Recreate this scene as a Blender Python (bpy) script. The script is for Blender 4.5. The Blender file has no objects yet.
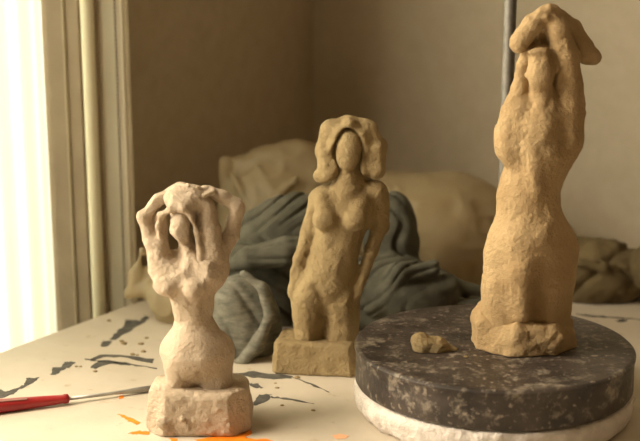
import bpy, bmesh, math, random
import numpy as np
from mathutils import Vector, Matrix
random.seed(4)
S = bpy.context.scene
COL = S.collection
V = Vector
# ------------------------------------------------------------------ camera
FPX = 1200.0; PITCH = math.radians(12.3); CAMH = 0.4773
cd = bpy.data.cameras.new('camera'); cam = bpy.data.objects.new('camera', cd); COL.objects.link(cam)
cam.location = (0, 0, CAMH); cam.rotation_euler = (math.pi/2 - PITCH, 0, 0)
cd.sensor_width = 36; cd.lens = FPX/640*36; cd.clip_start = .02
cd.dof.use_dof = True; cd.dof.focus_distance = 1.29; cd.dof.aperture_fstop = 4.5
S.camera = cam
S.view_settings.view_transform = 'Standard'; S.view_settings.look = 'None'
S.view_settings.gamma = 1; S.view_settings.use_curve_mapping = False
S.view_settings.exposure = 0.0
# ------------------------------------------------------------------ room frame (left wall runs along D, the room lies on the side of M)
D = V((.5212, .8534, 0)); M_ = V((.8534, -.5212, 0)); TL = V((-.398, 1.422, 0)); OFF = .06
W0 = TL - M_*OFF                       # a point of the left wall's inner face
def lw(s, o, z): return W0 + D*s + M_*o + V((0, 0, z))
# ------------------------------------------------------------------ world and daylight
w = bpy.data.worlds.new('World'); S.world = w; w.use_nodes = True
bg = w.node_tree.nodes['Background']; bg.inputs[0].default_value = (1, .935, .78, 1); bg.inputs[1].default_value = 4.6
ld = bpy.data.lights.new('window_daylight', 'AREA'); lo = bpy.data.objects.new('window_daylight', ld); COL.objects.link(lo)
ld.shape = 'RECTANGLE'; ld.size = .8; ld.size_y = .8; ld.energy = 52; ld.color = (1, .87, .66)
lo.matrix_world = Matrix.Translation(lw(-.72, -.35, .95)) @ V((M_.x+.15, M_.y+.3, -.55)).to_track_quat('-Z', 'Z').to_matrix().to_4x4()

# ------------------------------------------------------------------ picture geometry used while measuring
def ray(u, v):
    x = (u-320)/FPX; y = -(v-220.5)/FPX
    return V((x, math.cos(PITCH)+y*math.sin(PITCH), -math.sin(PITCH)+y*math.cos(PITCH)))
CAM = V((0, 0, CAMH))
def P(u, v, z=0.0):
    r = ray(u, v); return CAM + r*((z-CAMH)/r.z)
def Q(u, v, yw):
    r = ray(u, v); return CAM + r*(yw/r.y)
def swall(u, v=150, o=0.0):            # distance along the left wall where a sight line meets it
    r = ray(u, v); A = W0 + M_*o
    t = (A-CAM).dot(M_)/r.dot(M_); p = CAM + r*t
    return (p-W0).dot(D)
# ------------------------------------------------------------------ materials
def mat(name, c1, c2=None, scale=8, rough=.8, bump=0, bscale=60, c3=None, detail=6, lo_=.35, hi=.65, spec=.3, stretch=None):
    m = bpy.data.materials.new(name); m.use_nodes = True; nt = m.node_tree; N = nt.nodes; L = nt.links
    b = N['Principled BSDF']; b.inputs['Roughness'].default_value = rough; b.inputs['Specular IOR Level'].default_value = spec
    tc = N.new('ShaderNodeTexCoord'); vec = tc.outputs['Object']
    if stretch:
        mp = N.new('ShaderNodeMapping'); mp.inputs['Scale'].default_value = stretch; L.new(vec, mp.inputs[0]); vec = mp.outputs[0]
    if c2:
        n = N.new('ShaderNodeTexNoise'); n.inputs['Scale'].default_value = scale; n.inputs['Detail'].default_value = detail
        n.inputs['Roughness'].default_value = .6; L.new(vec, n.inputs['Vector'])
        r = N.new('ShaderNodeValToRGB'); e = r.color_ramp.elements
        e[0].position = lo_; e[0].color = (*c1, 1); e[1].position = hi; e[1].color = (*c2, 1)
        if c3: x = r.color_ramp.elements.new(min(.98, hi+.1)); x.color = (*c3, 1)
        L.new(n.outputs[0], r.inputs[0]); L.new(r.outputs[0], b.inputs['Base Color'])
    else: b.inputs['Base Color'].default_value = (*c1, 1)
    if bump:
        n2 = N.new('ShaderNodeTexNoise'); n2.inputs['Scale'].default_value = bscale; n2.inputs['Detail'].default_value = 8; n2.inputs['Roughness'].default_value = .65
        L.new(vec, n2.inputs['Vector'])
        bp = N.new('ShaderNodeBump'); bp.inputs['Strength'].default_value = bump; bp.inputs['Distance'].default_value = .003
        L.new(n2.outputs[0], bp.inputs['Height']); L.new(bp.outputs[0], b.inputs['Normal'])
    return m
MT = {}
MT['clay_pale'] = mat('pale_clay', (.44, .34, .235), (.57, .45, .33), 22, .9, 1, 260)
MT['clay_mid'] = mat('ochre_clay', (.27, .19, .09), (.37, .275, .14), 20, .85, 1, 260)
MT['clay_tall'] = mat('warm_clay', (.38, .25, .12), (.51, .36, .19), 16, .85, 1, 260)
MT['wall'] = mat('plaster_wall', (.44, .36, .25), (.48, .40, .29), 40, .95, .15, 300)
MT['wallb'] = mat('window_lit_plaster', (.49, .42, .31), (.53, .46, .345), 40, .95, .15, 300)  # back wall: same plaster, colour lightened to stand in for window light
MT['tan'] = mat('tan_painted_wood', (.24, .18, .115), (.29, .22, .145), 14, .6, .1, 80)
MT['tan2'] = mat('pale_tan_wood', (.36, .30, .20), (.42, .35, .24), 14, .6)
MT['cream'] = mat('cream_plastic', (.78, .73, .54), None, rough=.4)
MT['white'] = mat('off_white_paint', (.80, .74, .60), (.86, .80, .66), 10, .6)
MT['bead'] = mat('bead_brown', (.16, .09, .04), None, rough=.5)
MT['floor'] = mat('floor_tiles', (.16, .11, .07), (.22, .16, .10), 6, .7)
MT['wall2'] = mat('brown_wall', (.20, .15, .10), (.24, .18, .12), 6, .9)
MT['ceil'] = mat('ceiling_paint', (.40, .33, .24), None, rough=.9)
MT['orange'] = mat('orange_paint', (.80, .19, .01), (.86, .27, .02), 60, .5)
MT['salmon'] = mat('salmon_paint', (.74, .40, .22), None, rough=.6)
MT['stain'] = mat('grey_stain', (.055, .05, .043), (.12, .11, .09), 90, .8)
MT['red'] = mat('red_plastic', (.26, .012, .014), (.36, .025, .025), 30, .35, .1, 80, spec=.5)
MT['smear'] = mat('dried_clay_smear', (.32, .16, .13), None, rough=.9)
MT['steel'] = mat('dull_steel', (.30, .28, .25), (.42, .40, .36), 50, .45); MT['steel'].node_tree.nodes['Principled BSDF'].inputs['Metallic'].default_value = .6
MT['zinc'] = mat('zinc_steel', (.19, .175, .15), (.28, .26, .225), 80, .6); MT['zinc'].node_tree.nodes['Principled BSDF'].inputs['Metallic'].default_value = .5
MT['foam'] = mat('white_polystyrene', (.68, .60, .53), (.82, .74, .66), 60, .8, 1, 240)
MT['cloth'] = mat('grey_green_cloth', (.062, .057, .040), (.12, .112, .082), 26, .95, .3, 260)
MT['cloth2'] = mat('grey_green_jersey', (.11, .105, .08), (.21, .195, .15), 60, .95, .3, 260, stretch=(1, 1, 3))
MT['rag'] = mat('brown_rag', (.10, .072, .034), (.17, .125, .06), 18, .95, .3, 240)
MT['block'] = mat('wrapped_clay', (.36, .25, .12), (.44, .31, .16), 12, .7)
# table top: cream board with mottling and faint wear
tm = mat('cream_table_board', (.49, .42, .325), (.61, .53, .425), 5, .5, .1, 200, spec=.35, lo_=.3, hi=.6)
nt = tm.node_tree; N = nt.nodes; L = nt.links; b = N['Principled BSDF']; base = b.inputs['Base Color'].links[0].from_socket
tc = N.new('ShaderNodeTexCoord'); n = N.new('ShaderNodeTexNoise'); n.inputs['Scale'].default_value = 55; n.inputs['Detail'].default_value = 4; L.new(tc.outputs['Object'], n.inputs[0])
r = N.new('ShaderNodeValToRGB'); r.color_ramp.elements[0].position = .66; r.color_ramp.elements[0].color = (0, 0, 0, 1); r.color_ramp.elements[1].position = .74; r.color_ramp.elements[1].color = (.6, .6, .6, 1)
L.new(n.outputs[0], r.inputs[0]); mx = N.new('ShaderNodeMixRGB'); L.new(r.outputs[0], mx.inputs[0]); L.new(base, mx.inputs[1]); mx.inputs[2].default_value = (.40, .30, .18, 1); L.new(mx.outputs[0], b.inputs['Base Color'])
MT['table'] = tm
# turntable: dark disc with dried clay dust
dm = mat('dusty_dark_disc', (.024, .018, .015), (.080, .060, .048), 26, .42, .3, 90, spec=.4, lo_=.35, hi=.72)
nt = dm.node_tree; N = nt.nodes; L = nt.links; b = N['Principled BSDF']; base = b.inputs['Base Color'].links[0].from_socket
tc = N.new('ShaderNodeTexCoord'); n = N.new('ShaderNodeTexNoise'); n.inputs['Scale'].default_value = 42; n.inputs['Detail'].default_value = 9; n.inputs['Roughness'].default_value = .7; L.new(tc.outputs['Object'], n.inputs[0])
r = N.new('ShaderNodeValToRGB'); r.color_ramp.elements[0].position = .53; r.color_ramp.elements[0].color = (0, 0, 0, 1); r.color_ramp.elements[1].position = .66; r.color_ramp.elements[1].color = (.8, .8, .8, 1)
L.new(n.outputs[0], r.inputs[0]); mx = N.new('ShaderNodeMixRGB'); L.new(r.outputs[0], mx.inputs[0]); L.new(base, mx.inputs[1]); mx.inputs[2].default_value = (.30, .25, .19, 1); L.new(mx.outputs[0], b.inputs['Base Color'])
n2 = N.new('ShaderNodeTexNoise'); n2.inputs['Scale'].default_value = 150; n2.inputs['Detail'].default_value = 5; L.new(tc.outputs['Object'], n2.inputs[0])
r2 = N.new('ShaderNodeValToRGB'); r2.color_ramp.elements[0].position = .60; r2.color_ramp.elements[0].color = (0, 0, 0, 1); r2.color_ramp.elements[1].position = .70; r2.color_ramp.elements[1].color = (.7, .7, .7, 1)
L.new(n2.outputs[0], r2.inputs[0]); mx2 = N.new('ShaderNodeMixRGB'); L.new(r2.outputs[0], mx2.inputs[0]); L.new(mx.outputs[0], mx2.inputs[1]); mx2.inputs[2].default_value = (.34, .28, .22, 1); L.new(mx2.outputs[0], b.inputs['Base Color'])
MT['disc'] = dm
# translucent plastic bag
pm = mat('clouded_plastic', (.46, .37, .22), (.56, .46, .29), 9, .35, .25, 50, spec=.45)
nt = pm.node_tree; N = nt.nodes; L = nt.links; b = N['Principled BSDF']; out = N['Material Output']
tr = N.new('ShaderNodeBsdfTransparent'); tr.inputs[0].default_value = (.9, .85, .72, 1); tl = N.new('ShaderNodeBsdfTranslucent'); tl.inputs[0].default_value = (.6, .5, .32, 1)
m1 = N.new('ShaderNodeMixShader'); m1.inputs[0].default_value = .3; L.new(b.outputs[0], m1.inputs[1]); L.new(tl.outputs[0], m1.inputs[2])
m2 = N.new('ShaderNodeMixShader'); m2.inputs[0].default_value = .32; L.new(m1.outputs[0], m2.inputs[1]); L.new(tr.outputs[0], m2.inputs[2]); L.new(m2.outputs[0], out.inputs[0])
MT['plastic'] = pm
cm = mat('sheer_white_fabric', (.6, .6, .52), None, rough=.9)
nt = cm.node_tree; N = nt.nodes; L = nt.links; b = N['Principled BSDF']; out = N['Material Output']
tl = N.new('ShaderNodeBsdfTranslucent'); tl.inputs[0].default_value = (.62, .64, .56, 1)
m1 = N.new('ShaderNodeMixShader'); m1.inputs[0].default_value = .7; L.new(b.outputs[0], m1.inputs[1]); L.new(tl.outputs[0], m1.inputs[2]); L.new(m1.outputs[0], out.inputs[0])
MT['sheer'] = cm
gm = bpy.data.materials.new('window_glass'); gm.use_nodes = True; N = gm.node_tree.nodes; L = gm.node_tree.links
tr = N.new('ShaderNodeBsdfTransparent'); gl = N.new('ShaderNodeBsdfGlossy'); gl.inputs['Roughness'].default_value = .03
m1 = N.new('ShaderNodeMixShader'); m1.inputs[0].default_value = .06; L.new(tr.outputs[0], m1.inputs[1]); L.new(gl.outputs[0], m1.inputs[2]); L.new(m1.outputs[0], N['Material Output'].inputs[0])
MT['glass'] = gm

# ------------------------------------------------------------------ object helpers
def tag(o, label=None, cat=None, group=None, kind=None):
    if label: o['label'] = label
    if cat: o['category'] = cat
    if group: o['group'] = group
    if kind: o['kind'] = kind
    return o
def empty(name, loc):
    o = bpy.data.objects.new(name, None); COL.objects.link(o); o.location = loc; o.empty_display_size = .02
    return o
def mesh_obj(name, verts, faces, m, parent=None, origin=None, smooth=True):
    org = V(parent.location) if parent is not None and origin is None else (V(origin) if origin is not None else V((0, 0, 0)))
    verts = np.asarray(verts, dtype=float) - np.array(org)
    me = bpy.data.meshes.new(name); me.from_pydata(verts.tolist(), [], faces if isinstance(faces, list) else faces.tolist()); me.update()
    bm = bmesh.new(); bm.from_mesh(me); bmesh.ops.recalc_face_normals(bm, faces=bm.faces); bm.to_mesh(me); bm.free()
    if smooth: me.polygons.foreach_set('use_smooth', [True]*len(me.polygons))
    me.materials.append(m)
    o = bpy.data.objects.new(name, me); COL.objects.link(o)
    if parent is not None: o.parent = parent
    else: o.location = org
    return o
class MB:
    def __init__(s): s.v = []; s.f = []
    def add(s, v, f):
        n = len(s.v); s.v += [tuple(x) for x in v]; s.f += [[i+n for i in q] for q in f]; return s
    def box(s, p000, ax, ay, az):      # corner and three edge vectors
        c = V(p000); ax, ay, az = V(ax), V(ay), V(az)
        vs = [c, c+ax, c+ax+ay, c+ay, c+az, c+ax+az, c+ax+ay+az, c+ay+az]
        return s.add(vs, [[0, 3, 2, 1], [4, 5, 6, 7], [0, 1, 5, 4], [1, 2, 6, 5], [2, 3, 7, 6], [3, 0, 4, 7]])
    def tube(s, pts, radii, n=16, sq=1.0):
        pts = [V(p) for p in pts]; rings = []
        for i, p in enumerate(pts):
            t = (pts[min(i+1, len(pts)-1)] - pts[max(i-1, 0)]).normalized()
            a = t.cross(V((0, 0, 1)));  a = a if a.length > 1e-3 else V((1, 0, 0)); a.normalize(); b2 = t.cross(a)
            rings.append([p + (a*math.cos(2*math.pi*k/n) + b2*math.sin(2*math.pi*k/n)*sq)*radii[i] for k in range(n)])
        vs = [q for r_ in rings for q in r_]; fs = []
        for i in range(len(pts)-1):
            for k in range(n): fs.append([i*n+k, i*n+(k+1) % n, (i+1)*n+(k+1) % n, (i+1)*n+k])
        fs.append(list(range(n))); fs.append([(len(pts)-1)*n+k for k in range(n)])
        return s.add(vs, fs)
    def lathe(s, c, prof, n=96, jit=None):
        vs = []; fs = []; c = V(c)
        for i, (r_, z) in enumerate(prof):
            for k in range(n):
                a = 2*math.pi*k/n; j = jit(i, a) if jit else (0, 0)
                vs.append(c + V(((r_+j[0])*math.cos(a), (r_+j[0])*math.sin(a), z+j[1])))
        for i in range(len(prof)-1):
            for k in range(n): fs.append([i*n+k, i*n+(k+1) % n, (i+1)*n+(k+1) % n, (i+1)*n+k])
        fs.append(list(range(n))); fs.append([(len(prof)-1)*n+k for k in range(n)])
        return s.add(vs, fs)
    def build(s, name, m, parent=None, origin=None, smooth=False, bevel=0):
        o = mesh_obj(name, s.v, s.f, m, parent, origin, smooth)
        if bevel: q = o.modifiers.new('bevel', 'BEVEL'); q.width = bevel; q.segments = 2; q.limit_method = 'ANGLE'
        return o
def vnoise(X, Y, Z, seed):             # smooth value noise, -1..1
    rs = np.random.RandomState(seed); T = rs.rand(32, 32, 32)*2-1
    xi = np.floor(X).astype(int); yi = np.floor(Y).astype(int); zi = np.floor(Z).astype(int)
    fx, fy, fz = X-xi, Y-yi, Z-zi
    fx = fx*fx*(3-2*fx); fy = fy*fy*(3-2*fy); fz = fz*fz*(3-2*fz); o = 0
    for a in (0, 1):
        for b_ in (0, 1):
            for c in (0, 1):
                o = o + T[(xi+a) & 31, (yi+b_) & 31, (zi+c) & 31]*(fx if a else 1-fx)*(fy if b_ else 1-fy)*(fz if c else 1-fz)
    return o
class Sculpt:
    """a lump of material modelled as a distance field and meshed; u, v are sight lines, dy a depth in the same unit as the radii"""
    def __init__(s, y0, lo_, hi, vox):
        s.y0 = y0; s.vox = vox; s.lo = np.array(lo_, float); n = (np.ceil((np.array(hi)-s.lo)/vox)).astype(int)+1; s.n = n
        s.ax = [s.lo[i]+np.arange(n[i])*vox for i in range(3)]; s.f = np.full(n, 1.0, dtype=np.float32)
        s.px = y0*1.03/FPX             # metres per unit
    def pt(s, u, v, dy=0): return np.array(Q(u, v, s.y0 + dy*s.px))
    def region(s, lo_, hi):
        i0 = np.clip(((np.array(lo_)-s.lo)/s.vox).astype(int)-1, 0, s.n-1); i1 = np.clip(((np.array(hi)-s.lo)/s.vox).astype(int)+2, 1, s.n)
        sl = tuple(slice(a, max(a+1, b_)) for a, b_ in zip(i0, i1))
        return sl, np.meshgrid(*[s.ax[i][sl[i]] for i in range(3)], indexing='ij', sparse=True)
    def mix(s, sl, d, k, cut):
        f = s.f[sl]
        if cut: d = -d; h = np.clip(.5-.5*(f-d)/k, 0, 1); s.f[sl] = f*(1-h)+d*h+k*h*(1-h)
        else: h = np.clip(.5+.5*(f-d)/k, 0, 1); s.f[sl] = f*(1-h)+d*h-k*h*(1-h)
    def cap(s, a, b_, ra, rb=None, k=4, cut=False, flat=1.0, fold=None):
        rb = ra if rb is None else rb; A = s.pt(*a); B = s.pt(*b_); ra *= s.px; rb *= s.px; k *= s.px
        m = max(ra, rb)*max(1, flat)+k+.006; sl, (X, Y, Z) = s.region(np.minimum(A, B)-m, np.maximum(A, B)+m)
        d = B-A; t = np.clip(((X-A[0])*d[0]+(Y-A[1])*d[1]+(Z-A[2])*d[2])/d.dot(d), 0, 1)
        q = np.sqrt((X-A[0]-t*d[0])**2+((Y-A[1]-t*d[1])/flat)**2+(Z-A[2]-t*d[2])**2)-(ra+(rb-ra)*t)
        if fold: q = q + s.folds(X, Y, Z, *fold)
        s.mix(sl, q, k, cut)
    def path(s, pts, radii, **kw):
        for i in range(len(pts)-1): s.cap(pts[i], pts[i+1], radii[i], radii[i+1], **kw)
    def ell(s, c, r_, k=4, cut=False, rot=0, yaw=0, fold=None):
        C = s.pt(*c); r_ = np.array(r_, float)*s.px; k *= s.px; m = r_.max()+k+.006   # r_ = (across, up, deep)
        sl, (X, Y, Z) = s.region(C-m, C+m); x, y, z = X-C[0], Y-C[1], Z-C[2]
        cy, sy = math.cos(yaw), math.sin(yaw); x, y = x*cy+y*sy, -x*sy+y*cy
        ca, sa = math.cos(rot), math.sin(rot); x, z = x*ca+z*sa, -x*sa+z*ca
        k0 = np.sqrt((x/r_[0])**2+(y/r_[2])**2+(z/r_[1])**2); k1 = np.sqrt((x/r_[0]**2)**2+(y/r_[2]**2)**2+(z/r_[1]**2)**2)+1e-9
        q = k0*(k0-1)/k1
        if fold: q = q + s.folds(X, Y, Z, *fold)
        s.mix(sl, q, k, cut)
    def block(s, c, half, rz=0, rnd=.004, cham=0, k=3, taper=0):   # world centre and half sizes in metres
        C = np.array(c); h = np.array(half, float); m = h.max()*1.6
        sl, (X, Y, Z) = s.region(C-m, C+m); x, y, z = X-C[0], Y-C[1], Z-C[2]
        c_, s_ = math.cos(rz), math.sin(rz); x, y = x*c_+y*s_, -x*s_+y*c_
        t = 1+taper*z/h[2]
        qx, qy, qz = abs(x)-h[0]*t+rnd, abs(y)-h[1]*t+rnd, abs(z)-h[2]+rnd
        if cham:
            e = (abs(x)+abs(y)-(h[0]+h[1])*t+cham)*.7071+rnd
        else: e = -1
        q = np.sqrt(np.maximum(qx, 0)**2+np.maximum(qy, 0)**2+np.maximum(qz, 0)**2)+np.minimum(np.maximum(np.maximum(qx, qy), qz), 0)-rnd
        if cham: q = np.maximum(q, e-rnd)
        s.mix(sl, q, k*s.px, False)
    def folds(s, X, Y, Z, ang, wl, amp, warp=1.0, seed=3):
        a = math.radians(ang); wl *= s.px; n1 = vnoise(X/(wl*1.6)+9, Y/(wl*1.6)+9, Z/(wl*1.6)+9, seed)
        n2 = vnoise(X/(wl*3.6)+3, Y/(wl*3.6)+3, Z/(wl*3.6)+3, seed+1); n3 = vnoise(X/(wl*2.3)+13, Y/(wl*2.3)+5, Z/(wl*2.3)+3, seed+2)
        ph = (X*math.sin(a)+Z*math.cos(a)+Y*.5)/wl*math.pi + n1*1.3*warp + n2*4.5*warp
        return (np.minimum(np.abs(np.sin(ph))*1.5, 1)**.7-.6)*-amp*s.px*np.clip(.75+.9*n3, .1, 1.4)
    def noise(s, amp, wl, seed=1):
        X, Y, Z = np.meshgrid(*s.ax, indexing='ij', sparse=True); amp *= s.px; wl *= s.px
        near = abs(s.f) < 4*amp + 4*s.vox
        idx = np.nonzero(near); x, y, z = s.ax[0][idx[0]], s.ax[1][idx[1]], s.ax[2][idx[2]]
        s.f[idx] += amp*vnoise(x/wl+7, y/wl+5, z/wl+6, seed)
    def ridges(s, amp, wl, seed=1, sx=1, sy=1, sz=1):     # sharp creases, as in crumpled film
        amp *= s.px; wl *= s.px; idx = np.nonzero(abs(s.f) < 4*amp+4*s.vox); x, y, z = s.ax[0][idx[0]]*sx, s.ax[1][idx[1]]*sy, s.ax[2][idx[2]]*sz
        s.f[idx] += amp*(2*np.abs(vnoise(x/wl+7, y/wl+5, z/wl+6, seed))-.5)
    def facets(s, n, R, depth, seed=2):                    # flat knife cuts
        rs = np.random.RandomState(seed); R *= s.px; depth *= s.px
        idx = np.argwhere(abs(s.f[2:-2, 2:-2, 2:-2]) < s.vox*.6)+2
        for j in rs.choice(len(idx), n):
            i = idx[j]; a, b_, c = i
            g = np.array([s.f[a+1, b_, c]-s.f[a-1, b_, c], s.f[a, b_+1, c]-s.f[a, b_-1, c], s.f[a, b_, c+1]-s.f[a, b_, c-1]], float)
            l = np.linalg.norm(g)
            if l < 1e-6: continue
            g /= l; p = s.lo+i*s.vox; r_ = R*(.6+.8*rs.rand())
            sl, (X, Y, Z) = s.region(p-r_, p+r_); x, y, z = X-p[0], Y-p[1], Z-p[2]
            q = x*g[0]+y*g[1]+z*g[2]+depth 
            g_ = s.f[sl]; s.f[sl] = np.maximum(g_, np.minimum(q, g_ + 1.5*depth*np.clip(1-(x*x+y*y+z*z)/(r_*r_), 0, 1)))
    def floor_cut(s, z):
        s.f = np.maximum(s.f, (z - s.ax[2])[None, None, :].astype(np.float32))
    def build(s, name, m, parent=None, origin=None):
        f = s.f.copy(); f[0] = f[-1] = 1; f[:, 0] = f[:, -1] = 1; f[:, :, 0] = f[:, :, -1] = 1
        n = s.n; ins = f < 0; cs = np.zeros(n-1, int)
        def sub(a, o): return a[o[0]:n[0]-1+o[0], o[1]:n[1]-1+o[1], o[2]:n[2]-1+o[2]]
        offs = [(a, b_, c) for a in (0, 1) for b_ in (0, 1) for c in (0, 1)]
        for o in offs: cs += sub(ins, o)
        act = (cs > 0) & (cs < 8); ids = -np.ones(n-1, int); cells = np.argwhere(act); ids[act] = np.arange(len(cells))
        acc = np.zeros((len(cells), 3)); cnt = np.zeros(len(cells))
        for o in offs:
            for ax in range(3):
                if o[ax]: continue
                o2 = list(o); o2[ax] = 1
                f1 = f[cells[:, 0]+o[0], cells[:, 1]+o[1], cells[:, 2]+o[2]]; f2 = f[cells[:, 0]+o2[0], cells[:, 1]+o2[1], cells[:, 2]+o2[2]]
                c = (f1 < 0) != (f2 < 0); t = np.where(c, f1/np.where(c, f1-f2, 1), 0)
                p = np.tile(np.array(o, float), (len(cells), 1)); p[:, ax] += t
                acc += p*c[:, None]; cnt += c
        vs = s.lo + (cells + acc/cnt[:, None])*s.vox
        quads = []
        for ax in range(3):
            a1, a2 = [(1, 2), (2, 0), (0, 1)][ax]
            sh = [slice(1, -1)]*3; sh[ax] = slice(0, -1); sh2 = list(sh); sh2[ax] = slice(1, None)
            e = np.argwhere(ins[tuple(sh)] != ins[tuple(sh2)]); add = np.array([1, 1, 1]); add[ax] = 0; e = e+add
            q = []
            for d1, d2 in ((0, 0), (1, 0), (1, 1), (0, 1)):
                c = e.copy(); c[:, a1] -= d1; c[:, a2] -= d2; q.append(ids[c[:, 0], c[:, 1], c[:, 2]])
            quads.append(np.stack(q, 1))
        qs = np.concatenate(quads); qs = qs[(qs >= 0).all(1)]
        return mesh_obj(name, vs, qs, m, parent, origin)

# ================================================================== SETTING
def struct(o): o['kind'] = 'structure'; return o
SW = swall(84)                          # far edge of the window opening
DJ = .01
while True:                             # depth of the splay between the curtain and the room side
    p_ = lw(SW, -DJ, .3) - CAM; u_ = 320+FPX*p_.x/(p_.y*math.cos(PITCH)-p_.z*math.sin(PITCH))
    if u_ < 56: break
    DJ += .001
ZF, ZC = -.75, 1.75; S0, S1 = -2.6, swall(313, 80); TH = .18; OPS = -1.2; ZB, ZT = -.14, 1.5
b_ = MB()
b_.box(lw(SW, -TH, ZF), D*(S1-SW), M_*TH, V((0, 0, ZC-ZF)))
b_.box(lw(S0, -TH, ZF), D*(OPS-S0), M_*TH, V((0, 0, ZC-ZF)))
b_.box(lw(OPS, -TH, ZF), D*(SW-OPS), M_*TH, V((0, 0, ZB-ZF)))
b_.box(lw(OPS, -TH, ZT), D*(SW-OPS), M_*TH, V((0, 0, ZC-ZT)))
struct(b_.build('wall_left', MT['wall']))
RW = 3.0
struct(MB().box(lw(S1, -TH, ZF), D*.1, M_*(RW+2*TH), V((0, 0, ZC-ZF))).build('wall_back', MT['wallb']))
struct(MB().box(lw(S0-.1, -TH, ZF), D*.1, M_*(RW+2*TH), V((0, 0, ZC-ZF))).build('wall_front', MT['wall2']))
struct(MB().box(lw(S0, RW, ZF), D*(S1-S0), M_*TH, V((0, 0, ZC-ZF))).build('wall_right', MT['wall2']))
struct(MB().box(lw(S0-.1, -TH, ZF-.1), D*(S1-S0+.2), M_*(RW+2*TH), V((0, 0, .1))).build('floor', MT['floor']))
struct(MB().box(lw(S0-.1, -TH, ZC), D*(S1-S0+.2), M_*(RW+2*TH), V((0, 0, .1))).build('ceiling', MT['ceil']))
# window: frame around the opening, glass, tan jamb boards on the room side
wn = empty('window_1', lw(OPS, -.09, ZB)); struct(wn)
f = MB(); fw = .04
f.box(lw(OPS, -DJ-.07, ZB), D*fw, M_*.04, V((0, 0, ZT-ZB))); f.box(lw(SW-.006, -DJ-.07, ZB), D*.006, M_*.04, V((0, 0, ZT-ZB)))
f.box(lw(OPS, -DJ-.07, ZB), D*(SW-OPS), M_*.04, V((0, 0, fw))); f.box(lw(OPS, -DJ-.07, ZT-fw), D*(SW-OPS), M_*.04, V((0, 0, fw)))
f.build('window_frame', MT['white'], wn)
MB().box(lw(OPS+.02, -DJ-.05, ZB+.02), D*(SW-OPS-.04), M_*.004, V((0, 0, ZT-ZB-.04))).build('pane', MT['glass'], wn)
def board(name, u0, u1, o, m, t=.012, z1=ZC, bev=.002):
    a = swall(u0, 150, o); c = swall(u1, 150, o)
    return struct(MB().box(lw(a, 0.0, ZF), D*(c-a), M_*o, V((0, 0, z1-ZF))).build(name, m, bevel=bev))
def jamb(name, o0, o1, th, m, bev=.002):    # boards on the splay that faces the daylight
    return struct(MB().box(lw(SW-th, -DJ+o0, ZB), D*th, M_*(o1-o0), V((0, 0, ZT-ZB))).build(name, m, bevel=bev))
jamb('trim_1', -.02, DJ*.47, .004, MT['tan']); jamb('trim_2', DJ*.47, DJ*.56, .007, MT['tan2'], .003); jamb('trim_3', DJ*.56, DJ+.002, .003, MT['tan'])
def post(name, u0, o, th, m, bev=.003):
    a = swall(u0, 150, 0)
    return struct(MB().box(lw(a, 0, ZF), D*th, M_*o, V((0, 0, ZC-ZF))).build(name, m, bevel=bev))
post('trim_4', 103, .043, .004, MT['white']); post('trim_5', 104.5, .051, .006, MT['tan2'])
# cream pole and two bead chains hanging down the wall
s_ = swall(92.5, 150, .021)
o = MB().tube([lw(s_, .021, ZF), lw(s_, .021, 1.70)], [.0088]*2, 20).build('curtain_pole', MT['cream'], origin=lw(s_, .021, ZF), smooth=True)
tag(o, 'thin cream plastic pole running upright beside the tan window trim', 'pole')
def chain(u, o_, label, ds=0):
    s_ = swall(u, 150, o_)+ds; m = MB(); n = 385; r_ = .0018
    for i in range(n):
        z = -.42+i*.0054; c = lw(s_, o_, z)
        m.add([c+V((0, 0, r_)), *[c+(D*math.cos(a)+M_*math.sin(a))*r_ for a in (0, 1.047, 2.094, 3.1416, 4.189, 5.236)], c-V((0, 0, r_))],
              [[0, k, k % 6+1] for k in range(1, 7)]+[[7, k % 6+1, k] for k in range(1, 7)])
    m.tube([lw(s_, o_, -.42), lw(s_, o_, 1.68)], [.0005]*2, 6)
    o = m.build('bead_chain', MT['bead'], origin=lw(s_, o_, -.42), smooth=True)
    tag(o, label, 'bead chain', 'bead chains by the window')
chain(100.5, .012, 'brown beaded blind chain hanging close beside the cream pole')
chain(122.5, next(q/1000 for q in range(5, 60) if swall(122.5, 150, q/1000) < swall(103)+.002), 'brown beaded blind chain hanging in front of the off-white strip at the brown wall', -.006)
# sheer curtain in the far end of the opening
ca, cb = SW-.55, SW-.001; vs = []; fs = []; nu = 160; nv = 12
for i in range(nu+1):
    s_ = ca+(cb-ca)*i/nu; off = .010*math.sin(i*.42)+.006*math.sin(i*.93+1)
    for j in range(nv+1): vs.append(lw(s_, -DJ-.012+off*.6*(1-.2*j/nv), ZB+.02+(ZT-ZB-.06)*j/nv))
for i in range(nu):
    for j in range(nv): a = i*(nv+1)+j; fs.append([a, a+nv+1, a+nv+2, a+1])
o = mesh_obj('sheer_curtain', vs, fs, MT['sheer'], origin=lw(ca, -DJ-.012, ZB))
tag(o, 'sheer white curtain glowing with daylight at the far left', 'curtain')

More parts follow.
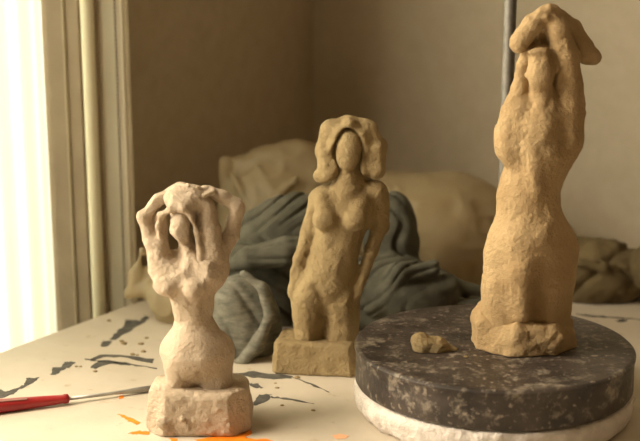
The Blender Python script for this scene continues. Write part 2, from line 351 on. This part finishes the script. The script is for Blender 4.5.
# ================================================================== TABLE
tb = empty('work_table', TL + V((0, 0, ZF)))
tag(tb, 'cream work table top stained with dark marks and orange paint', 'table')
def tp(s, o, z): return TL + D*s + M_*o + V((0, 0, z))
t0, t1, tw = -.95, .82, 1.5
MB().box(tp(t0, 0, -.03), D*(t1-t0), M_*tw, V((0, 0, .03))).build('tabletop', MT['table'], tb, bevel=.003)
for a, c in ((t0+.05, .04), (t1-.10, .04), (t0+.05, tw-.09), (t1-.10, tw-.09)):
    MB().box(tp(a, c, ZF), D*.05, M_*.05, V((0, 0, -.03-ZF))).build('leg', MT['tan'], tb)
def decal(name, px, m, h=.0004, rough=.9, sub=5):
    pts = [P(u, v) for u, v in px]; out = []
    for i, p in enumerate(pts):
        q = pts[(i+1) % len(pts)]
        for k in range(sub):
            t = k/sub; j = min((q-p).length*.12, .0016)*rough
            out.append(p.lerp(q, t)+V((random.uniform(-j, j), random.uniform(-j, j)*1.5, 0)))
    n_ = len(out); vs = [x+V((0, 0, -.0005)) for x in out]+[x+V((0, 0, h)) for x in out]
    fs = [list(range(n_, 2*n_)), list(range(n_))[::-1]]+[[i, (i+1) % n_, n_+(i+1) % n_, n_+i] for i in range(n_)]
    return mesh_obj(name, vs, fs, m, tb, smooth=False)
def streak(name, px, wd, m):
    L1 = []; L2 = []
    for i, (u, v) in enumerate(px):
        e = wd*(.45 if i in (0, len(px)-1) else 1); L1.append((u, v-e/2)); L2.append((u, v+e/2))
    return decal(name, L1+L2[::-1], m)
c8 = lambda L_: [(70+x/3.98, 280+y/3.98) for x, y in L_]
c3 = lambda L_: [(x/2.74, 280+y/2.74) for x, y in L_]
cA = lambda L_: [(100+x/3.37, 370+y/3.12) for x, y in L_]
cB = lambda L_: [(210+x/3.97, 330+y/3.97) for x, y in L_]
decal('orange_paint', cA([(320, 216), (430, 205), (452, 188), (492, 176), (512, 200), (492, 208), (490, 214), (570, 216), (585, 228), (500, 240), (380, 236), (330, 228)]), MT['orange'])
decal('orange_paint', cA([(97, 198), (130, 190), (165, 193), (165, 203), (120, 201)]), MT['orange'])
decal('orange_paint', cA([(60, 138), (78, 140), (90, 147), (106, 150), (136, 164), (128, 171), (100, 162), (85, 152)]), MT['orange'])
decal('orange_paint', cA([(230, 214), (258, 216), (262, 234), (246, 232)]), MT['orange'])
decal('orange_paint', cA([(62, 82), (80, 80), (78, 88), (66, 90)]), MT['orange'])
decal('salmon_paint', cB([(488, 420), (515, 414), (548, 420), (540, 434), (500, 434)]), MT['salmon'])
decal('dark_stain', cA([(455, 176), (490, 170), (498, 176), (475, 182), (490, 200), (478, 200), (462, 186)]), MT['stain'])
for L_ in ([(100, 172), (170, 165), (330, 185), (320, 193), (240, 196), (130, 184)], [(165, 298), (200, 258), (242, 256), (225, 284), (185, 300)], [(150, 212), (190, 215), (212, 230), (170, 230)]):
    decal('dark_stain', cB(L_), MT['stain'])
streak('dark_stain', cB([(325, 186), (400, 215), (474, 248)]), 1.4, MT['stain']); streak('dark_stain', cB([(240, 267), (300, 272), (414, 294)]), 1.6, MT['stain'])
decal('dark_stain', c8([(160, 237), (175, 215), (215, 185), (222, 158), (250, 160), (282, 162), (295, 143), (314, 150), (300, 167), (270, 185), (205, 222), (178, 240)]), MT['stain'])
decal('dark_stain', c8([(123, 264), (130, 243), (168, 243), (160, 257), (138, 267)]), MT['stain'])
decal('dark_stain', c8([(75, 318), (120, 297), (200, 298), (330, 316), (330, 330), (200, 307), (130, 306), (95, 324)]), MT['stain'])
streak('dark_stain', c8([(60, 316), (130, 326), (220, 332), (345, 352)]), 1.3, MT['stain'])
decal('dark_stain', c3([(-12, 328), (-10, 298), (18, 306), (40, 300), (66, 288), (72, 270), (108, 268), (90, 282), (60, 296), (36, 312), (12, 322)]), MT['stain'])
decal('dark_stain', c3([(138, 260), (145, 240), (165, 240), (178, 225), (206, 225), (194, 238), (168, 248), (152, 260)]), MT['stain'])
decal('dark_stain', c3([(248, 240), (270, 222), (300, 220), (356, 228), (356, 236), (300, 230), (275, 238), (262, 244)]), MT['stain'])
streak('dark_stain', [(576, 314), (590, 316), (612, 317.5), (645, 320)], 1.3, MT['stain'])
decal('dark_stain', [(616, 321), (623, 319.5), (628, 321), (620, 322.5)], MT['stain'])

# ================================================================== TURNTABLE ON FOAM
DC = V((.1868, 1.236, 0)); R0 = .1482
rs = np.random.RandomState(5)
def fj(i, a):
    p = np.array([math.cos(a)*5, math.sin(a)*5, i*1.7]); n_ = float(vnoise(*[np.array([x+20]) for x in p*1.7], 8)[0]); n2_ = float(vnoise(*[np.array([x+20]) for x in p*6], 9)[0])
    return ((.0025*n_+.0028*n2_) if 0 < i < 7 else -.002, .001*n2_ if 1 < i < 7 else 0)
o = MB().lathe(DC, [(R0-.012, 0), (R0-.006, .0005), (R0-.001, .006), (R0, .012), (R0+.001, .018), (R0+.001, .024), (R0-.001, .0285), (R0-.006, .0305)], 260, fj).build('foam_disc', MT['foam'], origin=DC, smooth=True)
tag(o, 'rough white polystyrene foam disc lying under the dark round turntable', 'foam disc')
o = MB().lathe(DC, [(R0-.008, .0305), (R0-.001, .0315), (R0+.0005, .034), (R0, .055), (R0, .0665), (R0+.0012, .068), (R0+.0012, .0705), (R0-.001, .0725), (R0-.003, .073), (R0-.010, .0728), (R0-.011, .0728), (.06, .073), (.002, .073)], 200).build('turntable_disc', MT['disc'], origin=DC+V((0, 0, .0305)), smooth=True)
q = o.modifiers.new('e', 'EDGE_SPLIT'); q.split_angle = math.radians(40)
tag(o, 'thick dark grey round turntable smeared with dry clay, resting on white foam', 'turntable')
# threaded rod standing on the disc behind the tall figurine
rp = Q(503, 230, 1.352); rp.z = .073; m = MB(); rad = []; pts = []
for i in range(700): z = .073+i*.0008; pts.append(V((rp.x, rp.y, z))); rad.append(.0074 if i % 2 else .0064)
o = m.tube(pts, rad, 14).build('threaded_rod', MT['zinc'], origin=rp, smooth=True)
tag(o, 'upright grey threaded metal rod standing behind the tallest clay figurine', 'rod')

# ================================================================== CLAY FIGURINES
def bounds(y0, u0, v0, u1, v1, dep, zmin=0):
    a = Q(u0, v0, y0-dep); b2 = Q(u1, v1, y0-dep); c = Q(u0, v0, y0+dep); d = Q(u1, v1, y0+dep)
    return (min(a.x, c.x), y0-dep, max(zmin-.004, min(b2.z, d.z)-.01)), (max(b2.x, d.x), y0+dep, max(a.z, c.z))
# ---- small pale figurine
y1 = P(200, 437).y+.036; rt = empty('clay_figurine', (Q(200, 400, y1).x, y1, 0))
tag(rt, 'small pale clay figurine of a woman, both arms raised and folded over her head', 'figurine')
lo_, hi = bounds(y1, 125, 172, 262, 450, .06)
s = Sculpt(y1, lo_, hi, .0012)
s.block((rt.location.x, y1, .022), (.053, .037, .0235), 0, .007, .020, taper=-.03)
s.ell((241, 405, 0), (10, 12, 20), 6); s.ell((170, 384, 0), (16, 7, 18), 6)
s.ell((183, 420, -40), (4, 3.5, 3), 2); s.ell((163, 423, -36), (6, 5, 4), 3)
s.noise(1.0, 18, 3); s.noise(.7, 6, 4); s.noise(.5, 3, 5); s.floor_cut(.0002); s.build('pedestal', MT['clay_pale'], rt)
s = Sculpt(y1, lo_, hi, .0012)
s.cap((182, 358), (182, 392), 20, 17, flat=1.1); s.cap((214, 356), (216, 392), 20, 18, flat=1.1); s.ell((197, 349), (37, 26, 25), 6)
s.cap((195, 320, 2), (196, 352), 19, 31, k=9); s.cap((195, 318, 2), (190, 282), 19, 27, k=8)
s.ell((189, 273, 0), (38, 27, 23), 6); s.ell((188, 268, -6), (26, 16, 17), 6)
s.ell((167, 285, -17), (15, 14, 12), 5); s.ell((194, 288, -22), (12.5, 13, 12), 3.5); s.ell((208, 271, -14), (12, 15, 12), 5)
s.cap((157, 246, -3), (161, 270, -7), 9, 13); s.cap((161, 236, -2), (164, 262, -4), 6, 11); s.cap((223, 244, 0), (217, 268, -3), 9, 13); s.cap((184, 238, -2), (191, 262, -6), 8, 14)
s.path([(158, 256, -2), (151, 242, -2), (144, 218, 0)], [9, 7, 7]); s.path([(144, 216, 0), (158, 201, 3), (180, 188, 5)], [7, 6.5, 6])
s.path([(222, 252, 3), (230, 236, 5), (236, 209, 6)], [9, 8.5, 8.5]); s.path([(236, 206, 6), (222, 197, 4), (203, 190, 2)], [8, 7, 6.5])
s.path([(205, 190, -2), (197, 187, -7)], [4.5, 3.5], k=2); s.path([(212, 192, -3), (204, 195, -9)], [4, 3.2], k=2); s.path([(180, 187, 0), (188, 185, -6)], [4, 3], k=2)
s.ell((184, 206, 4), (17, 22, 15), 5)
s.ell((180.5, 228, -12), (11.5, 18.5, 10), 2, rot=-.08)
s.ell((172, 254, -26), (9, 16, 22), 4, cut=True, rot=.35); s.cap((152, 218, 7), (157, 238, 6), 8, 9)
s.cap((199.5, 374, -27), (199, 394, -24), 3, 7, cut=True, k=3); s.cap((181.5, 290, -36), (181.5, 302, -30), 2.5, cut=True, k=3)
s.noise(.8, 16, 6); s.facets(150, 16, .9, 3); s.noise(.35, 4, 7); s.cap((176, 222, -26), (176, 222, -25), .8, cut=True, k=.5)
s.build('figure', MT['clay_pale'], rt)
s = Sculpt(y1, *bounds(y1, 140, 172, 240, 300, .045), .0012)
s.ell((183, 199, 0), (19, 15, 16), 4); s.ell((194, 197, 1), (16, 12, 13), 6); s.ell((183, 205, -5), (14, 9, 10), 7); s.path([(205, 207, -2), (209, 232, -3), (212, 256, -5)], [10, 12, 14], k=4); s.path([(160, 218, 4), (158, 240, 3)], [8, 9], k=4)
s.ell((180, 230, -26), (12.5, 21, 19), 2, cut=True)
s.path([(161, 238, -8), (158, 226, -9), (161, 215, -12), (171, 208, -16), (183, 209, -17), (192, 217, -16), (197, 232, -15), (200, 248, -15), (201, 264, -16)], [3.5, 3, 3, 3.5, 4, 3.2, 3, 3.2, 4], k=3)
s.noise(.7, 9, 8); s.facets(50, 12, .5, 4); s.noise(.4, 4, 9); s.build('hair', MT['clay_pale'], rt)

# ---- middle ochre figurine
y2 = P(316, 377, 0).y+.034; rt = empty('clay_figurine', (Q(317, 350, y2).x, y2, 0))
tag(rt, 'middle ochre clay figurine of a woman with wavy hair, arms hanging at her sides', 'figurine')
lo_, hi = bounds(y2, 262, 108, 402, 385, .075)
s = Sculpt(y2, lo_, hi, .0014)
s.block((rt.location.x, y2, .0185), (.049, .030, .020), math.radians(-9), .005, .006, taper=-.04)
s.noise(1.6, 20, 3); s.noise(.8, 7, 4); s.floor_cut(.0002); s.build('pedestal', MT['clay_mid'], rt)
s = Sculpt(y2, lo_, hi, .0013)
s.cap((308, 296, -2), (309, 338, 0), 18, 14, flat=1.1); s.cap((341, 298, 2), (341, 342, 2), 20, 17, flat=1.1); s.ell((326, 287, 0), (35, 24, 22), 6)
s.ell((332, 266, -2), (25, 24, 20), 7); s.cap((341, 222, 1), (334, 252), 27, 24, k=7, flat=.8); s.ell((346, 208, 0), (32, 24, 18), 6)
s.cap((322, 197, 0), (376, 191, 0), 11, 11, k=5); s.ell((325, 219, -17), (12.5, 12, 10), 3); s.ell((355, 220, -18), (12, 11.5, 10), 3); s.cap((322, 200, -8), (325, 214, -16), 8, 9, k=4); s.cap((362, 198, -8), (356, 214, -16), 8, 9, k=4)
s.path([(317, 200, 0), (309, 232, 2), (300, 258, 0), (294, 286, -6)], [9, 7.5, 6.5, 6]); s.ell((293, 290, -7), (5.5, 9, 5), 3, rot=-.2)
s.path([(380, 196, 2), (380, 226, 3), (371, 250, 0), (360, 284, -8)], [9.5, 8, 7, 6.5]); s.ell((358, 291, -10), (5.5, 10, 5), 3, rot=-.3)
s.cap((349, 168, 0), (349, 190, 0), 12, 18); s.ell((348, 150, -11), (13, 21, 11), 2.5); s.ell((349, 150, 6), (20, 24, 12), 4)
s.cap((323, 308, -18), (319, 342, -14), 2.5, 5, cut=True, k=4); s.cap((366, 228, -8), (362, 246, -8), 3, 3, cut=True, k=4)
s.cap((336, 240, -26), (331, 278, -26), 2.2, cut=True, k=6); s.cap((316, 288, -22), (326, 306, -24), 2, cut=True, k=6); s.cap((348, 288, -24), (330, 306, -24), 2, cut=True, k=6)
s.cap((330, 203, -20), (345, 207, -22), 2, cut=True, k=5)
s.noise(1.2, 15, 6); s.facets(90, 12, .6, 3); s.noise(.5, 6, 7); s.noise(.35, 3, 17); s.build('figure', MT['clay_mid'], rt)
s = Sculpt(y2, *bounds(y2, 300, 108, 402, 200, .06), .0013)
s.path([(349, 128, 0), (332, 132, -2), (327, 150, -2), (328, 170, -4)], [11, 11, 11, 11], k=5); s.path([(349, 128, 0), (366, 132, -2), (374, 150, -2), (376, 167, -4)], [11, 12, 13, 12], k=5)
s.path([(335, 165, -10), (333, 145, -12), (338, 130, -13), (350, 124, -13), (362, 132, -13), (366, 150, -12), (364, 170, -10)], [5, 4, 4, 5, 4, 4, 5], k=4)
s.ell((349, 150, 14), (26, 27, 12), 5); s.ell((322, 175, -2), (8, 8, 8), 3)
s.ell((349, 170, 6), (24, 18, 12), 5); s.ell((348, 151, -18), (14, 23, 14), 2, cut=True); s.noise(2.0, 13, 8); s.facets(50, 12, .7, 4); s.noise(.6, 5, 9); s.build('hair', MT['clay_mid'], rt)

# ---- tall warm figurine on the turntable
y3 = P(525, 357, .073).y+.040; rt = empty('clay_figurine', (Q(525, 330, y3).x, y3, .073))
tag(rt, 'tallest clay figurine, arms crossed over her head, standing on the dark turntable', 'figurine')
lo_, hi = bounds(y3, 462, -6, 608, 366, .07, .07)
s = Sculpt(y3, lo_, hi, .0014)
s.block((rt.location.x-.001, y3+.002, .088), (.052, .042, .0175), math.radians(4), .006, .030, taper=-.05)
s.cap((486, 318, 6), (490, 312, 8), 14, 14, k=14); s.ell((540, 336, -30), (24, 12, 10), 8); s.ell((520, 338, -36), (7, 15, 5), 6, rot=.15)
s.noise(2.6, 20, 3); s.noise(1.3, 8, 4); s.noise(.5, 3.5, 5); s.floor_cut(.0732); s.build('pedestal', MT['clay_tall'], rt)
s = Sculpt(y3, lo_, hi, .0013)
s.cap((509, 285, 0), (508, 325, 0), 28, 27, k=10); s.cap((545, 282, 2), (543, 325, 2), 29, 26, k=10); s.ell((531, 255, 0), (48, 46, 33), 10)
s.cap((528, 197, 2), (530, 232), 28, 36, k=12); s.cap((538, 158, 2), (528, 195, 2), 34, 27, k=12, flat=.9); s.ell((540, 139, 0), (43, 32, 26), 8); s.cap((519, 94, 2), (507, 130, 0), 9, 12, k=8); s.ell((562, 136, -24), (9, 16, 8), 7, cut=True); s.ell((545, 44, 6), (15, 14, 8), 4)
s.path([(518, 238, -22), (523, 270, -27), (522, 315, -30)], [9, 10, 7], k=12)
s.ell((510, 146, -10), (14, 18, 12), 10); s.ell((542, 150, -18), (18, 20, 9), 10); s.cap((532, 150, -24), (536, 190, -24), 5, 4, k=10)
s.cap((557, 128, -30), (553, 142, -30), 5, cut=True, k=8)
s.cap((541, 84, 0), (540, 128, -4), 11, 21, k=6); s.ell((540, 70, -7), (15, 24, 13), 3); s.ell((544, 62, 10), (21, 32, 12), 5)
s.cap((520, 112, 2), (572, 112, 3), 14, 14, k=10)
s.path([(550, 14, -6), (558, 30, -8), (566, 56, -4), (570, 104, 3), (562, 130, 3)], [10, 11, 12, 14.5, 18], k=3)
s.path([(546, 13, -7), (533, 24, -9), (519, 44, -9)], [9, 9.5, 9.5], k=3); s.path([(552, 14, 4), (572, 30, 10), (588, 54, 8)], [10, 10, 9], k=3); s.cap((584, 54, 4), (594, 57, 2), 8, 7, k=4)
s.path([(541, 10, -14), (549, 8, -16)], [4, 4], k=3); s.path([(538, 16, -15), (546, 17, -17)], [4, 3.5], k=3)
s.ell((539, 52, -16), (12, 4, 4), 3, cut=False); s.cap((527, 80, -10), (528, 108, -16), 2.5, cut=True, k=4)
s.path([(550, 52, -12), (555, 72, -14), (554, 90, -14), (549, 106, -18)], [4, 4.5, 4.5, 2.5], cut=True, k=2); s.path([(551, 52, -20), (557, 72, -20), (556, 98, -20)], [4.5, 5.5, 4], cut=True, k=1.5); s.path([(525, 60, -6), (527, 84, -6), (531, 104, -14)], [3.5, 3.5, 2], cut=True, k=3)
s.cap((552, 300, -34), (550, 316, -32), 3, cut=True, k=3); s.cap((545, 228, -38), (556, 236, -34), 2, cut=True, k=3)
s.noise(1.4, 26, 6); s.noise(.6, 11, 12); s.facets(80, 12, .35, 3); s.noise(.45, 5, 7); s.noise(.35, 3, 17); s.build('figure', MT['clay_tall'], rt)
s = Sculpt(y3, *bounds(y3, 495, 30, 570, 135, .05), .0013)
s.path([(530, 50, 0), (524, 64, 0), (520, 88, 1), (513, 116, 2)], [8, 7, 8, 12], k=3); s.noise(1.2, 9, 3); s.noise(.5, 4, 4); s.build('hair', MT['clay_tall'], rt)

# ---- clay lump and crumbs
yl = P(430, 350, .073).y
s = Sculpt(yl, (Q(400, 345, yl).x, yl-.03, .068), (Q(470, 345, yl).x, yl+.03, .110), .0009)
s.path([(420, 340, 0), (424, 346, 0), (437, 348, 0), (453, 351, 0)], [8.5, 11, 10.5, 5], k=5); s.cap((430, 335, 0), (436, 338, -2), 3, cut=True, k=3)
s.noise(1.2, 9, 3); s.noise(.4, 3, 4); s.floor_cut(.0731)
tag(s.build('clay_lump', MT['clay_mid'], origin=(Q(430, 350, yl).x, yl, .0731)), 'squeezed thumb-sized lump of tan clay lying on the turntable', 'clay lump')
def crumb(u, v, z, r_, m, label, grp='clay crumbs', flat=.6):
    p = P(u, v, z); rs = random.Random(int(u*7+v)); bm = bmesh.new(); bmesh.ops.create_icosphere(bm, subdivisions=2, radius=r_)
    for x in bm.verts:
        k = 1+rs.uniform(-.22, .22); x.co = V((x.co.x*k*1.2, x.co.y*k, max(x.co.z*k*flat, -r_*flat*.5)))
    me = bpy.data.meshes.new('clay_crumb'); bm.to_mesh(me); bm.free(); me.materials.append(m)
    o = bpy.data.objects.new('clay_crumb', me); COL.objects.link(o); o.location = (p.x, p.y, z+r_*flat*.5); tag(o, label, 'crumb', grp)
crumb(496, 352, .073, .0032, MT['clay_tall'], 'tiny clay crumb lying on the turntable at the tall figurine base', flat=.9)
crumb(483, 347, .073, .0052, MT['clay_mid'], 'thin flake of clay on the turntable left of the tall figurine base', flat=.3)
crumb(466, 357, .073, .0022, MT['clay_mid'], 'speck of clay on the turntable right of the clay lump', flat=.4)
for i, (x, y) in enumerate([(215, 255), (205, 245), (282, 256), (292, 286), (250, 298), (305, 232), (100, 365), (25, 345), (42, 345), (155, 163), (268, 300)]):
    crumb(70+x/3.98, 280+y/3.98, 0, (.0035, .0026, .003, .0028, .0028, .0024, .0022, .0018, .0016, .0026, .002)[i], MT['clay_mid'], 'brown clay crumb scattered on the table left of the small pale figurine', 'clay crumbs on the table at left', .5)
for i, (x, y) in enumerate([(265, 230), (345, 190), (410, 320), (260, 212), (285, 300)]):
    crumb(210+x/3.97, 330+y/3.97, 0, (.0022, .0034, .002, .0015, .002)[i], MT['clay_mid'], 'brown clay crumb on the table between the small and middle figurines', 'clay crumbs between the figurines', .4)

# ================================================================== SCREWDRIVER
a = P(-62, 413, .0085); c = P(69, 398.5, .0065); dr = (c-a).normalized(); rt = empty('screwdriver', (a.x, a.y, 0))
tag(rt, 'screwdriver with a worn red handle lying on the table at left', 'screwdriver')
Ls = (c-a).length; pr = [(0, .006), (.02, .008), (.3, .0084), (.6, .0072), (.85, .0056), (.95, .0048), (.965, .0056), (.99, .0052), (1, .0036)]
MB().tube([a+dr*Ls*t for t, _ in pr], [x for _, x in pr], 10).build('handle', MT['red'], rt, smooth=True)
c = a+dr*Ls*.995; e = V((P(152, 388.5, .0035)))
MB().tube([c, c.lerp(e, .55), c.lerp(e, .8), c.lerp(e, .93), e], [.0022, .0020, .0032, .0036, .0034], 12).build('shaft', MT['steel'], rt, smooth=True)
g = a+dr*Ls*.42; h = a+dr*Ls*.68; up = V((0, -.45, .89))
MB().box(g+up*.0072-V((0, .0016, 0)), (h-g)-V((0, 0, .0009)), V((0, .003, .0008)), up*.0010).build('grip_smear', MT['smear'], rt)

# ================================================================== CLOTHS AND BAGS BEHIND
yc = 1.50
s = Sculpt(yc, (Q(190, 300, yc).x, 1.36, -.004), (Q(520, 300, yc).x+.03, 1.72, .26), .0022)
s.ell((262, 282, 40), (62, 46, 40), 8, fold=(30, 24, 7, 1, 5))
s.ell((288, 228, 60), (50, 34, 30), 8, rot=.25, fold=(-30, 20, 7, 1, 8))
s.path([(232, 266, -12), (250, 258, -16), (285, 252, -16), (312, 250, -8)], [8, 14, 16, 12], k=1.5, fold=(10, 20, 1.5, 1, 9)); s.cap((270, 280, -22), (292, 276, -22), 5, cut=True, k=4)
s.ell((392, 240, 50), (28, 48, 30), 8, fold=(60, 18, 6, 1, 11))
s.ell((400, 292, 20), (62, 36, 46), 8, rot=-.3, fold=(-35, 20, 9, 1, 13))
s.path([(375, 305, -10), (400, 275, -12), (432, 268, -8)], [13, 10, 8], k=5, fold=(-40, 14, 4, .7, 3))
s.path([(380, 318, 0), (412, 294, -10), (450, 284, 0)], [12, 9, 8], k=5); s.path([(440, 280, 20), (470, 290, 24), (502, 295, 24)], [11, 8, 6], k=5)
s.path([(350, 318, 10), (420, 312, 0), (500, 304, 10)], [14, 12, 8], k=6)
s.noise(3, 26, 5); s.floor_cut(.0003)
o = s.build('dark_cloth', MT['cloth'], origin=(Q(330, 300, yc).x, yc, 0)); tag(o, 'large dark grey-green cloth heaped in folds behind the middle figurine', 'cloth')
yd = 1.43
s = Sculpt(yd, (Q(195, 330, yd).x, 1.34, -.004), (Q(300, 330, yd).x, 1.50, .16), .0016)
s.ell((240, 328, 0), (42, 56, 34), 6, fold=(60, 30, 2.5, 1, 5))
s.path([(244, 274, -24), (262, 288, -30), (270, 315, -34), (258, 345, -38), (234, 370, -38)], [4, 5, 5.5, 6, 6], k=2)
s.cap((250, 385, -14), (228, 360, -14), 14, 12, k=5); s.noise(2, 22, 4); s.noise(.8, 8, 4); s.floor_cut(.0003)
o = s.build('grey_cloth', MT['cloth2'], origin=(Q(240, 380, yd).x, yd, 0)); tag(o, 'balled light grey jersey cloth with a rolled hem between small and middle figurines', 'cloth')
# big clouded plastic bag with clay inside
yb = 1.76
s = Sculpt(yb, (Q(205, 200, yb).x, yb-.13, -.004), (Q(600, 200, yb).x, yb+.13, .32), .0030)
s.ell((280, 240, 0), (64, 94, 54), 14); s.cap((226, 163, -6), (236, 230, -10), 6, 16, k=10); s.cap((230, 165, -4), (300, 160, 0), 7, 18, k=10); s.ell((304, 188, 10), (50, 44, 40), 12); s.cap((256, 166, -28), (284, 208, -50), 2, 3, k=6); s.cap((231, 172, -22), (258, 226, -52), 2, 3, k=6); s.cap((302, 172, -36), (262, 214, -52), 2, 3, k=6); s.noise(3, 30, 5); s.ridges(1.2, 15, 6, 1, 1, .5)
s.ell((440, 236, -6), (78, 66, 60), 16); s.ell((380, 215, 10), (56, 44, 40), 16); s.ell((520, 250, 10), (60, 44, 40), 16)
s.ridges(2.5, 40, 15); s.ridges(1.2, 14, 16); s.floor_cut(.0003)
o = s.build('plastic_bag', MT['plastic'], origin=(Q(360, 290, yb).x, yb, 0)); tag(o, 'big crumpled cloudy plastic bag against the wall, behind the middle figurine', 'plastic bag')
s = Sculpt(yb, (Q(370, 200, yb).x, yb-.1, -.004), (Q(520, 200, yb).x, yb+.1, .22), .0035)
s.ell((436, 240, -6), (62, 50, 46), 10); s.noise(4, 30, 3); s.floor_cut(.002); o = s.build('clay_block', MT['block'], origin=(Q(436, 290, yb).x, yb, 0))
tag(o, 'brown lump of stored clay showing through the cloudy plastic bag', 'clay')
# small bag behind the pale figurine
ye = 1.56
s = Sculpt(ye, (Q(112, 300, ye).x, ye-.07, -.004), (Q(225, 300, ye).x, ye+.07, .14), .0018)
s.ell((178, 296, 0), (30, 32, 28), 6, fold=(80, 30, 2, 1, 3)); s.path([(142, 252, 6), (136, 275, 6), (132, 292, 4)], [3, 7, 6], k=6); s.path([(144, 250, 8), (158, 265, 8), (172, 280, 4)], [3, 6, 12], k=6)
s.path([(128, 293, 4), (145, 288, 4), (170, 296, 2)], [4, 8, 14], k=6); s.cap((150, 275, 14), (160, 285, 14), 10, 12, k=6)
s.ridges(2, 20, 5); s.noise(1, 9, 3); s.floor_cut(.0003)
o = s.build('plastic_pouch', MT['plastic'], origin=(Q(170, 310, ye).x, ye, 0)); tag(o, 'small knotted beige plastic pouch on the table behind the pale figurine', 'plastic pouch')
# brown rag at the right
yr = 1.66
s = Sculpt(yr, (Q(545, 290, yr).x, yr-.09, -.004), (Q(700, 290, yr).x, yr+.12, .16), .0020)
s.ell((598, 276, 8), (52, 34, 34), 6, rot=.12, fold=(-50, 30, 5, .7, 3)); s.cap((566, 246, 12), (612, 256, 4), 13, 12, k=6); s.cap((560, 288, -6), (630, 292, -10), 8, 7, k=5)
s.ell((668, 266, -14), (38, 30, 30), 3, fold=(60, 24, 4, .8, 6)); s.path([(580, 262, -22), (604, 268, -26), (622, 290, -24)], [4, 5, 4], k=4)
s.path([(586, 246, -12), (597, 254, -20)], [4, 5], cut=True, k=3); s.path([(603, 256, -20), (618, 266, -24), (630, 280, -22)], [3, 4, 3], cut=True, k=2); s.path([(598, 262, -27), (612, 276, -26)], [1.5, 2.5], cut=True, k=2)
s.noise(2.2, 18, 4); s.noise(1, 8, 5); s.floor_cut(.0003)
o = s.build('brown_rag', MT['rag'], origin=(Q(620, 290, yr).x, yr, 0)); tag(o, 'crumpled brown rag with dark folds on the table at the right edge', 'rag')
